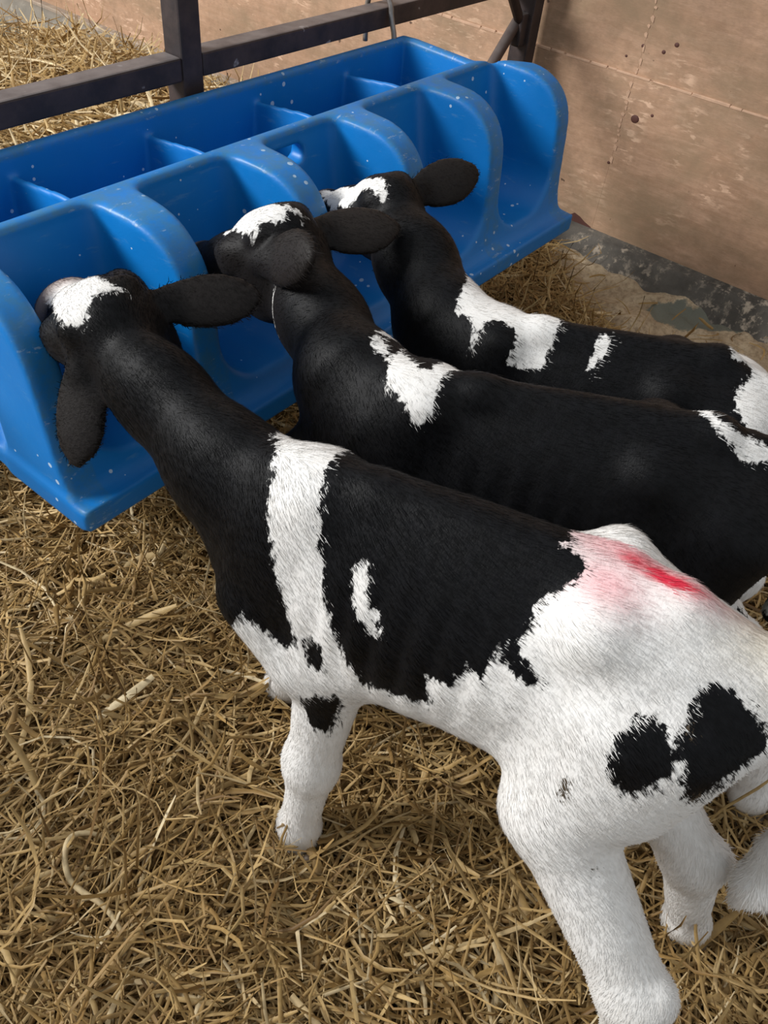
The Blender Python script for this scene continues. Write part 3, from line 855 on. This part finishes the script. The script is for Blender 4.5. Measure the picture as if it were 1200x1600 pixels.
def side_patches(me, co, patches, head_patches=(), base=-.05):
    """white (+1) and black (-1) patches drawn on the hide: outline in (a, q)"""
    a, b, c = co['a'], co['b'], co['c']
    q = QC*c - QB*(np.abs(b+.06)-.06)
    d = np.full(len(a), base, np.float32)
    for sgn, poly in patches:
        P = smooth_poly(poly, 1)
        lo = P.min(0)-.06; hi = P.max(0)+.06
        m = (a > lo[0]) & (a < hi[0]) & (q > lo[1]) & (q < hi[1]) & (co['ha'] < .0)
        sd = np.full(len(a), -.05, np.float32)
        sd[m] = poly_sd(P, a[m], q[m])
        d = np.maximum(d, sd) if sgn > 0 else np.minimum(d, -sd)
    for sgn, ax, poly in head_patches:
        u, w = (co['ha'], co['hr']) if ax == 'top' else (co['ha'], co['hu'])
        P = smooth_poly(poly, 1)
        m = (co['ha'] > -.02 if sgn > 0 else co['ha'] > -.14) & ((co['hu'] > (-.075 if sgn > 0 else -.30)) if ax == 'top' else (co['hu'] < .05)) & (np.abs(co['hr']) < (.11 if sgn > 0 else .30))
        sd = np.full(len(a), -.05, np.float32); sd[m] = poly_sd(P, u[m], w[m])
        if sgn > 0: sd = np.minimum(sd, .068 - np.abs(co['hr']))
        d = np.maximum(d, sd) if sgn > 0 else np.minimum(d, -sd)
    fattr(me, 'coat', np.clip(d, -.05, .05))
    return d
def blob(co, A, Q, ra, rq, side=1):
    q = QC*co['c'] - QB*(np.abs(co['b']+.06)-.06)
    g = np.exp(-((co['a']-A)/ra)**2 - ((q-Q)/rq)**2)
    return g*(co['b']*side > -.03)
# coat markings, outlines on each animal's own side plane (a, q); keys starting H are on the head (along, across)
MARKS = {
 'near': {
  'neck': [(0.0155,0.24),(-0.0014,0.2344),(-0.0144,0.2347),(-0.0254,0.2267),(-0.0429,0.2235),(-0.0529,0.2276),(-0.0559,0.2361),(-0.0476,0.2534),(-0.0297,0.278),(-0.0164,0.3144),(-0.0091,0.333),(0.0007,0.354),(0.0104,0.3972),(0.0241,0.4176),(0.0476,0.4321),(0.0577,0.491),(0.05,0.56),(0.6,0.7),(0.6,-0.3),(0.16,-0.3),(0.13,0.05)],
  'body': [(-0.0425,0.5275),(-0.0411,0.4425),(-0.0434,0.4131),(-0.0527,0.3802),(-0.0608,0.3508),(-0.0703,0.3221),(-0.0871,0.2828),(-0.1051,0.2587),(-0.122,0.2397),(-0.1325,0.229),(-0.1425,0.2237),(-0.1744,0.2263),(-0.2106,0.2334),(-0.2181,0.2355),(-0.2131,0.2498),(-0.2052,0.2664),(-0.2152,0.2626),(-0.2308,0.2606),(-0.236,0.2657),(-0.2396,0.2813),(-0.2409,0.2891),(-0.2469,0.2871),(-0.2581,0.2801),(-0.2638,0.2827),(-0.2609,0.3016),(-0.2666,0.3225),(-0.2662,0.3134),(-0.2726,0.3015),(-0.2942,0.2986),(-0.3108,0.295),(-0.3151,0.3001),(-0.2988,0.3096),(-0.2843,0.3211),(-0.2808,0.3284),(-0.2852,0.3445),(-0.2829,0.3615),(-0.2923,0.3782),(-0.3125,0.3992),(-0.3117,0.411),(-0.3048,0.4199),(-0.2895,0.4235),(-0.2837,0.4259),(-0.295,0.4303),(-0.287,0.4375),(-0.2817,0.5202)],
  'spot': [(-0.1208,0.3457),(-0.1103,0.3361),(-0.1032,0.327),(-0.1106,0.3148),(-0.1165,0.2975),(-0.1236,0.2869),(-0.1306,0.283),(-0.1417,0.2809),(-0.1496,0.2794),(-0.1504,0.2844),(-0.1395,0.3018),(-0.1302,0.3046),(-0.1251,0.3137),(-0.1223,0.3289)],
  'oval': [(-0.0663,0.246),(-0.0646,0.2273),(-0.0768,0.2137),(-0.0879,0.2139),(-0.095,0.223),(-0.0919,0.2356),(-0.0802,0.2459)],
  'elbow': [(-0.064,0.1645),(-0.0769,0.174),(-0.09,0.1842),(-0.1174,0.1966),(-0.1136,0.1655),(-0.1074,0.1442),(-0.0955,0.1391),(-0.0845,0.1419),(-0.0761,0.1564)],
  'round': [(-0.4038,0.3094),(-0.4152,0.3146),(-0.4294,0.3094),(-0.4401,0.2916),(-0.4462,0.2736),(-0.4419,0.2588),(-0.4321,0.2441),(-0.4152,0.237),(-0.4018,0.2449),(-0.3939,0.2574),(-0.3918,0.2778),(-0.3938,0.2932)],
  'rear': [(-0.454,0.3655),(-0.4685,0.3604),(-0.4818,0.3553),(-0.4994,0.3461),(-0.5101,0.336),(-0.5137,0.3231),(-0.5001,0.2965),(-0.4876,0.273),(-0.4807,0.2545),(-0.4701,0.2556),(-0.4581,0.2666),(-0.4574,0.2788),(-0.4461,0.2856),(-0.4368,0.3011),(-0.4402,0.3203),(-0.4395,0.3423),(-0.4451,0.3562)],
  'Hblaze': [(0.0666,0.0245),(0.0056,0.0256),(-0.0117,0.0317),(-0.0071,0.0184),(-0.0023,0.0066),(-0.0009,-0.0063),(-0.0066,-0.0199),(-0.0124,-0.0243),(0.0041,-0.0473),(0.0195,-0.0487),(0.2113,-0.0206),(0.2626,-0.025),(0.2682,-0.0204),(0.2625,0.0036),(0.2323,0.0175),(0.2475,0.0417)],
  'red1': [(-0.3458,0.4306)],
  'red2': [(-0.3312,0.3947)],
  'deep1': [(-0.359,0.4263)],
  'deep2': [(-0.3881,0.416)],
  'cream': [(-0.4751,0.3994)],
  'dirt1': [(-0.3645,0.2029)],
  'dirt2': [(-0.524,0.2239)],
  'dirt3': [(-0.4258,0.1336)],
  'dirt4': [(-0.4412,0.3031)],
  'red3': [(-0.3182,0.4322)],
 },
 'mid': {
  'shoulder': [(0.06,0.4489),(0.0438,0.4145),(0.0221,0.4215),(0.0215,0.4389),(0.0072,0.4238),(-0.0181,0.3999),(-0.0328,0.4151),(-0.049,0.4406),(-0.0668,0.4352),(-0.0702,0.4277),(-0.0518,0.4129),(-0.0422,0.3886),(-0.0431,0.3645),(-0.0427,0.3491),(-0.0331,0.3359),(-0.0188,0.336),(-0.009,0.355),(0.0068,0.3672),(0.0205,0.3698),(0.0261,0.3977),(0.0327,0.4322),(0.0447,0.4476)],
  'streak': [(-0.338,0.431),(-0.3515,0.4315),(-0.3668,0.4123),(-0.3906,0.4019),(-0.4327,0.3984),(-0.4801,0.3917),(-0.4928,0.3673),(-0.4369,0.3805),(-0.4102,0.3693),(-0.3978,0.3827),(-0.3656,0.3981),(-0.3443,0.4185)],
  'thigh': [(-0.5346,0.2681),(-0.4768,0.2305),(-0.548,0.2386),(-0.5564,0.2142),(-0.5752,0.1915),(-0.4,-0.15),(-0.75,-0.25),(-0.75,0.12)],
  'Hface': [(0.1551,-0.0004),(0.0837,-0.0188),(0.0632,0.0077),(-0.007,-0.0021),(-0.0189,-0.0212),(-0.0091,-0.0279),(0.0088,-0.0384),(0.0112,-0.0529),(0.0184,-0.0573),(0.0476,-0.0487),(0.0864,-0.0374)],
  'throat': [(0.2758,0.2607),(0.235,0.3317),(0.2166,0.3366),(0.2061,0.3335),(0.2142,0.3357),(0.2349,0.3419)],
 },
 'far': {
  'saddle': [(0.0512,0.3998),(0.0306,0.4612),(-0.0198,0.4582),(-0.0689,0.4446),(-0.0973,0.4383),(-0.1078,0.3744),(-0.1067,0.3579),(-0.0996,0.3307),(-0.0941,0.2991),(-0.0447,0.2964),(-0.0433,0.308),(-0.0525,0.325),(-0.0463,0.3439),(-0.0258,0.355),(-0.0072,0.3535),(0.0058,0.3389),(0.0059,0.3071),(0.0145,0.2994),(0.0162,0.3145),(0.0132,0.3384),(0.0331,0.363),(0.047,0.3558)],
  'flash': [(-0.1768,0.3673),(-0.1853,0.3519),(-0.176,0.3373),(-0.1671,0.3158),(-0.1632,0.3011),(-0.1591,0.3106),(-0.1619,0.331),(-0.162,0.3457),(-0.1656,0.3627)],
  'rump': [(-0.3444,0.3678),(-0.3572,0.4265),(-0.7,0.55),(-0.8,-0.1),(-0.52,-0.1),(-0.4258,0.2635),(-0.4141,0.256),(-0.3908,0.266),(-0.3701,0.2916),(-0.3637,0.3152),(-0.3761,0.3382),(-0.3894,0.3616),(-0.3749,0.3686)],
  'Hface': [(0.2274,0.0072),(0.16,0.0073),(0.0878,-0.0067),(0.0031,-0.0098),(-0.0099,-0.0231),(-0.011,-0.0408),(-0.0002,-0.0403),(0.024,-0.0341),(0.0455,-0.0366),(0.0527,-0.0537),(0.0544,-0.0636),(0.1114,-0.0464),(0.1303,-0.0423),(0.1753,-0.0211)],
 },
}
def coat_near(me, co):
    M = MARKS['near']
    side_patches(me, co, [(-1, M['neck']), (-1, M['body']), (1, M['spot']), (-1, M['oval']), (-1, M['elbow']), (-1, M['round']), (-1, M['rear'])],
                 [(-1, 'top', [(-.05, -.3), (.45, -.3), (.45, .3), (-.05, .3)]), (1, 'top', M['Hblaze'])], base=.05)
    # black hair half way down the tail
    x = np.empty(len(co['a']), np.float32); me.attributes['coat'].data.foreach_get('value', x)
    x[(co['a'] < -.545) & (co['c'] < .632) & (co['c'] > .46) & (co['b'] < -.0)] = -.05
    me.attributes['coat'].data.foreach_set('value', x)
def coat_mid(me, co):
    M = MARKS['mid']
    side_patches(me, co, [(1, M['shoulder']), (1, M['streak']), (1, M['thigh']), (1, M['throat'])], [(1, 'top', M['Hface'])])
def coat_far(me, co):
    M = MARKS['far']
    side_patches(me, co, [(1, M['saddle']), (1, M['flash']), (1, M['rump'])], [(1, 'top', M['Hface'])])
NEAR_MARKS = dict(
    red=[(-.345, .444, .065, .026, .95), (-.333, .406, .038, .024, .8), (-.315, .440, .04, .02, .6), (-.400, .432, .06, .016, .75), (-.30, .445, .03, .03, .5)],
    deep=[(-.350, .437, .020, .010, .85), (-.385, .430, .036, .0080, 1.1), (-.372, .434, .022, .008, .95)],
    cream=[(-.485, .417, .045, .035, .6), (-.52, .40, .03, .04, .9)],
    dirt=[(-.3696, .2173, .008, .020, .95), (-.482, .2605, .022, .014, .72), (-.432, .149, .010, .010, .72), (-.445, .315, .008, .012, .75)])
def coat_plain(me, co):
    side_patches(me, co, [])
NEAR = dict(
    label='nearest black and white calf with a white shoulder belt and red rump mark',
    W=(.46, .43), T=(.572, -.03), H=.72, poll=(.486, .752, .690), muzzle=(.550, 1.025, .620), up=(-.30, .25, .9), hs=1.08, hair=170000, ear_w=.88, tuft=(.612, -.175, .37), marks=NEAR_MARKS,
    trunk=[(.085, 0, .600, .475, .040), (.05, 0, .650, .430, .058), (.0, 0, .690, .398, .078), (-.10, 0, .704, .392, .092), (-.20, 0, .711, .406, .100),
           (-.30, 0, .713, .440, .098), (-.375, 0, .706, .466, .088), (-.44, 0, .690, .510, .070), (-.50, 0, .660, .560, .050), (-.53, 0, .632, .585, .036)],
    neck=[(.462, .45, .585), (.460, .53, .600), (.474, .66, .632), (.486, .755, .645)], neck_r=[.085, .072, .058, .052],
    ear_r=(.78, -.48, -.04), ear_rn=(.3, .5, -.8), ear_l=(-.38, -.25, -.85), ear_ln=(.9, .3, -.1),
    legs=[[(.435, .335, .45), (.402, .335, .235), (.378, .333, .085), (.364, .328, .030)],
          [(.530, .40, .45), (.535, .465, .235), (.535, .515, .085), (.534, .525, .030)],
          [(.50, .03, .56), (.456, .040, .43), (.420, -.125, .27), (.424, -.175, .085), (.424, -.190, .03)],
          [(.57, .035, .56), (.590, .035, .44), (.605, -.115, .27), (.632, -.165, .085), (.636, -.165, .03)]],
    leg_r=[(.048, .032, .027, .026), (.048, .032, .027, .026), (.070, .056, .039, .028, .026), (.060, .050, .036, .027, .025)], nose=.72,
    tail=[(.568, .0, .660), (.582, -.055, .655), (.600, -.100, .620), (.612, -.125, .56), (.622, -.145, .50), (.622, -.165, .45), (.612, -.175, .38), (.590, -.178, .325), (.578, -.172, .300)], tail_r=[.024, .025, .020, .015, .013, .014, .020, .024, .012],
    coat=coat_near)
TR2 = [(.110, 0, .585, .440, .045), (.06, 0, .635, .400, .066), (.0, 0, .670, .385, .082), (-.10, 0, .680, .385, .096), (-.20, 0, .688, .398, .104),
       (-.30, 0, .694, .428, .102), (-.375, 0, .692, .460, .092), (-.44, 0, .680, .490, .082), (-.50, 0, .650, .520, .068), (-.535, 0, .620, .545, .048)]
MID = dict(
    label='black calf in the middle with a ragged white patch on its shoulder',
    W=(.69, .455), T=(.88, .06), H=.70, poll=(.810, .765, .692), muzzle=(.805, 1.020, .590), up=(-.05, .40, .9), hs=1.1, hair=80000, brown=.7, ear_brown=1.0,
    trunk=TR2, hook=.96,
    neck=[(.69, .47, .565), (.705, .545, .585), (.77, .665, .605), (.812, .755, .635)], neck_r=[.088, .076, .060, .054],
    ear_r=(.80, -.50, -.06), ear_rn=(.2, .5, -.8), ear_l=(-.12, -.85, .42), ear_ln=(.7, .3, -.6),
    legs=[[(.65, .37, .45), (.635, .40, .235), (.635, .41, .085), (.635, .415, .030)],
          [(.765, .45, .45), (.77, .50, .235), (.775, .52, .085), (.775, .525, .030)],
          [(.84, .07, .55), (.815, .08, .44), (.862, -.10, .27), (.878, -.165, .085), (.882, -.175, .03)],
          [(.91, .09, .55), (.925, .12, .44), (.965, -.02, .27), (.965, .0, .085), (.965, .01, .03)]],
    leg_r=[(.046, .030, .024, .022), (.046, .030, .024, .022), (.072, .054, .033, .026, .024), (.072, .054, .033, .026, .024)],
    tail=[(.875, .08, .655), (.91, .01, .645), (.93, -.03, .60), (.935, -.045, .52), (.93, -.05, .40)], tail_r=[.022, .021, .018, .015, .02],
    coat=coat_mid)
FAR = dict(
    label='farthest black and white calf with a white face, beside the empty stalls',
    W=(.955, .50), T=(1.125, .14), H=.640, poll=(1.075, .775, .660), muzzle=(1.110, 1.012, .592), up=(-.15, .45, .88), hs=1.03, hair=60000,
    trunk=TR2, hook=.96,
    neck=[(.955, .51, .515), (.972, .58, .540), (1.025, .69, .595), (1.07, .775, .622)], neck_r=[.084, .074, .062, .054],
    ear_r=(.85, -.25, .10), ear_rn=(.2, .6, -.7), ear_l=(-.35, -.6, -.75), ear_ln=(-.5, .5, -.5),
    legs=[[(.90, .42, .42), (.89, .45, .22), (.89, .46, .085), (.89, .465, .030)],
          [(1.02, .50, .42), (1.03, .55, .22), (1.03, .57, .085), (1.03, .575, .030)],
          [(1.08, .14, .52), (1.065, .17, .42), (1.10, .02, .26), (1.09, .05, .085), (1.09, .06, .03)],
          [(1.16, .18, .52), (1.17, .21, .42), (1.22, .06, .26), (1.22, .08, .085), (1.22, .09, .03)]],
    leg_r=[(.044, .028, .023, .021), (.044, .028, .023, .021), (.068, .050, .031, .025, .023), (.068, .050, .031, .025, .023)],
    tail=[(1.115, .16, .585), (1.14, .09, .575), (1.15, .05, .55), (1.155, .04, .42)], tail_r=[.020, .020, .016, .016],
    coat=coat_far)
CALVES = {}
for nm, K in (('near', NEAR), ('mid', MID), ('far', FAR)):
    CALVES[nm] = build_calf(K)

# ------------------------------------------------------------------ straw bedding
def vnoise(x, y, sc, seed=0.0):
    """smooth value noise on arrays"""
    r = np.random.default_rng(int(seed*1000)+11); G = r.random((64, 64)).astype(np.float32)
    u = x*sc + seed*7.3; v = y*sc + seed*3.1
    i = np.floor(u).astype(int); j = np.floor(v).astype(int); fu = u-i; fv = v-j
    fu = fu*fu*(3-2*fu); fv = fv*fv*(3-2*fv)
    g = lambda a, b: G[a % 64, b % 64]
    return (g(i, j)*(1-fu)+g(i+1, j)*fu)*(1-fv) + (g(i, j+1)*(1-fu)+g(i+1, j+1)*fu)*fv
def bed_h(x, y):
    h = .034*vnoise(x, y, 4.5, 1.0) + .020*vnoise(x, y, 11, 2.0)
    far = np.clip((y-1.4)/.3, 0, 1)
    h = h + far*(.02 + .10*vnoise(x, y, 2.2, 3.0))
    # edge thins out towards the swept strip along the wall
    lim = np.where(y > 1.35, 2.32 - .10*np.clip(y-2.9, 0, 1), np.where(y > .69, 2.03 + (y-.69)*.80, 2.00))
    e = np.clip((lim - x)/.16, 0, 1)
    return h*e, e
def straw_mesh(name, xy, segs, wid, lenm, thick, seed, vee=True, tilt=.16, ylo=-9, yhi=1.345):
    r = np.random.default_rng(seed); x, y = xy; n = len(x)
    h, e = bed_h(x, y)
    lay = r.random(n)**.8
    z = h*(.55+.45*lay) + thick*lay + .003
    flow = vnoise(x, y, 3.0, 5.0)*6.0
    yaw = np.where(r.random(n) < .45, flow*1.2 + r.normal(0, .55, n), r.random(n)*2*np.pi)
    L = np.clip(r.lognormal(np.log(lenm), .5, n), .03, .30)
    W = wid*np.clip(r.lognormal(0, .38, n), .45, 2.3)
    leaf = r.random(n) < .09; W = np.where(leaf, W*1.8, W)
    pit = r.normal(0, tilt, n)*(.35 + .65*lay) + (r.random(n) < .03)*r.normal(0, .5, n)
    k1 = r.normal(0, 2.6, n)*np.where(leaf, 2.2, 1.0); k2 = r.normal(0, 2.0, n)     # bends per metre, sideways and up
    kink = (r.random(n) < .35); ka = r.normal(0, .8, n)*kink; kp = r.random(n)
    P = np.zeros((n, segs+1, 3), np.float32); T = np.zeros((n, segs+1, 3), np.float32)
    cur = np.stack([x, y, z], 1)
    ya = yaw.copy(); pa = pit.copy(); ds = L/segs
    cur = cur - np.stack([np.cos(ya)*np.cos(pa), np.sin(ya)*np.cos(pa), np.sin(pa)], 1)*(L/2)[:, None]
    for s in range(segs+1):
        t = np.stack([np.cos(ya)*np.cos(pa), np.sin(ya)*np.cos(pa), np.sin(pa)], 1)
        P[:, s] = cur; T[:, s] = t
        cur = cur + t*ds[:, None]
        ya = ya + k1*ds*3 + ka*((kp*segs).astype(int) == s); pa = pa + k2*ds*2 - ka*.3*((kp*segs).astype(int) == s)
    P[:, :, 2] = np.maximum(P[:, :, 2], .0035)
    roll = r.normal(0, .6, n)
    side = np.cross(T, np.array([0, 0, 1.0])); side /= (np.linalg.norm(side, axis=2, keepdims=True)+1e-6)
    up = np.cross(side, T)
    cr, sr = np.cos(roll)[:, None, None], np.sin(roll)[:, None, None]
    S2 = side*cr + up*sr; U2 = up*cr - side*sr
    P[:, :, 0] = np.minimum(P[:, :, 0], 2.33); P[:, :, 1] = np.clip(P[:, :, 1], ylo, yhi)
    tap = np.interp(np.linspace(0, 1, segs+1), [0, .12, .85, 1], [.7, 1, .95, .45])[None, :, None]
    hw = (W/2)[:, None, None]*tap
    if vee:
        V = np.stack([P - S2*hw, P + U2*hw*.7, P + S2*hw], 2); c = 3
    else:
        V = np.stack([P - S2*hw, P + S2*hw], 2); c = 2
    V = V.reshape(-1, 3)
    base = (np.arange(n)*(segs+1)*c)[:, None, None] + (np.arange(segs)*c)[None, :, None] + np.arange(c-1)[None, None, :]
    Q = np.stack([base, base+1, base+1+c, base+c], -1).reshape(-1, 4)
    tone = np.clip(.46 + .30*(lay-.5) + r.normal(0, .20, n) + .10*leaf + .12*(vnoise(x, y, 2.6, 7.0)-.5), 0, 1)
    return V.astype(np.float32), Q.astype(np.int32), np.repeat(tone.astype(np.float32), (segs+1)*c)
def build_stuff(name, V, Q, tone, label, bed=None):
    me = bpy.data.meshes.new(name)
    nb = 0
    if bed is not None:
        bv, bq = bed; nb = len(bv)
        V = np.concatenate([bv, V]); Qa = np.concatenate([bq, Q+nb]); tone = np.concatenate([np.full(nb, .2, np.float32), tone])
    else: Qa = Q
    me.vertices.add(len(V)); me.vertices.foreach_set('co', V.ravel())
    me.loops.add(Qa.size); me.loops.foreach_set('vertex_index', Qa.ravel().astype(np.int32))
    me.polygons.add(len(Qa)); me.polygons.foreach_set('loop_start', np.arange(len(Qa), dtype=np.int32)*4)
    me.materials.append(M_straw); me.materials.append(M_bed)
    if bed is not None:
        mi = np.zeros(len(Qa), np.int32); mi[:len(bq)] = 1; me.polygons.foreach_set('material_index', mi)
    me.update(calc_edges=True)
    me.shade_smooth()
    fattr(me, 'rnd', tone)
    o = link(name, me); tag(o, label, 'straw', kind='stuff')
    return o
def bed_grid(x0, x1, y0, y1, st):
    xs = np.arange(x0, x1, st); ys = np.arange(y0, y1, st)
    X, Y = np.meshgrid(xs, ys); H, e = bed_h(X, Y)
    Z = np.where(e > .05, .004 + H*.5, -.02)
    v = np.stack([X, Y, Z], -1).reshape(-1, 3).astype(np.float32); nx = len(xs)
    i = (np.arange(len(ys)-1)[:, None]*nx + np.arange(nx-1)[None]).ravel()
    return v, np.stack([i, i+1, i+1+nx, i+nx], 1).astype(np.int32)
def scatter(n, x0, x1, y0, y1, dens, seed):
    r = np.random.default_rng(seed)
    x = r.uniform(x0, x1, n*3); y = r.uniform(y0, y1, n*3)
    k = r.random(n*3) < dens(x, y)
    return x[k][:n], y[k][:n]
def dens_front(x, y):
    h, e = bed_h(x, y)
    # thick where the pen is open, thinner beneath the animals and out at the margins
    core = ((x - .30*(y) > -.25) & (y > -.55) & (y < 1.25) & (x < 1.6)) | ((x > 1.6) & (y > .5))
    core &= ~((x > .80) & (y < .45))
    return np.clip(e*1.2, 0, 1)*np.where(core, 1.0, .35) + (x > 1.95)*(x < 2.3)*.010
xy = scatter(58000, -.55, 2.32, -.70, 1.36, dens_front, 3)
V, Q, tn = straw_mesh('straw_bedding', xy, 5, .0036, .105, .050, 21, True, .27)
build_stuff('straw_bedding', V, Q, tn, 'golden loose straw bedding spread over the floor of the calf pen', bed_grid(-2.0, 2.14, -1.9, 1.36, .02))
def dens_back(x, y):
    h, e = bed_h(x, y)
    return np.clip(e*1.2, 0, 1)*np.clip((3.75 - y - .5*(x-1.8))/.25, .0, 1)
xy = scatter(20000, .15, 2.36, 1.37, 3.9, dens_back, 4)
V, Q, tn = straw_mesh('straw_bedding', xy, 4, .0062, .15, .075, 22, True, .20, 1.375, 9)
build_stuff('straw_bedding', V, Q, np.clip(tn+.20, 0, 1), 'pale loose straw heaped on the floor beyond the gate', bed_grid(-2.0, 2.36, 1.37, 3.45, .03))

# one stalk that stands out from the rest
def stalk(pts, r, label):
    bm = bmesh.new(); P = [tuple(p) for p in smooth_open(pts, 2)]; n = len(P)
    O = Vector(pts[0]); O.z = 0
    add_tube(bm, [Vector(p)-O for p in P], [r*(1 - .5*abs(2*i/(n-1)-1)**3) for i in range(n)], 8)
    o = bm_obj('straw_stalk', bm, M_straw, None, True); o.location = O
    fattr(o.data, 'rnd', np.full(len(o.data.vertices), .93, np.float32))
    return tag(o, label, 'straw')
stalk([(.196, .509, .066), (.180, .541, .088), (.156, .560, .096), (.134, .545, .096), (.117, .513, .094), (.119, .485, .092), (.128, .451, .092), (.123, .413, .090), (.117, .377, .070)], .0042,
      'long pale stalk of straw bent in a hook, left of the front hoof')
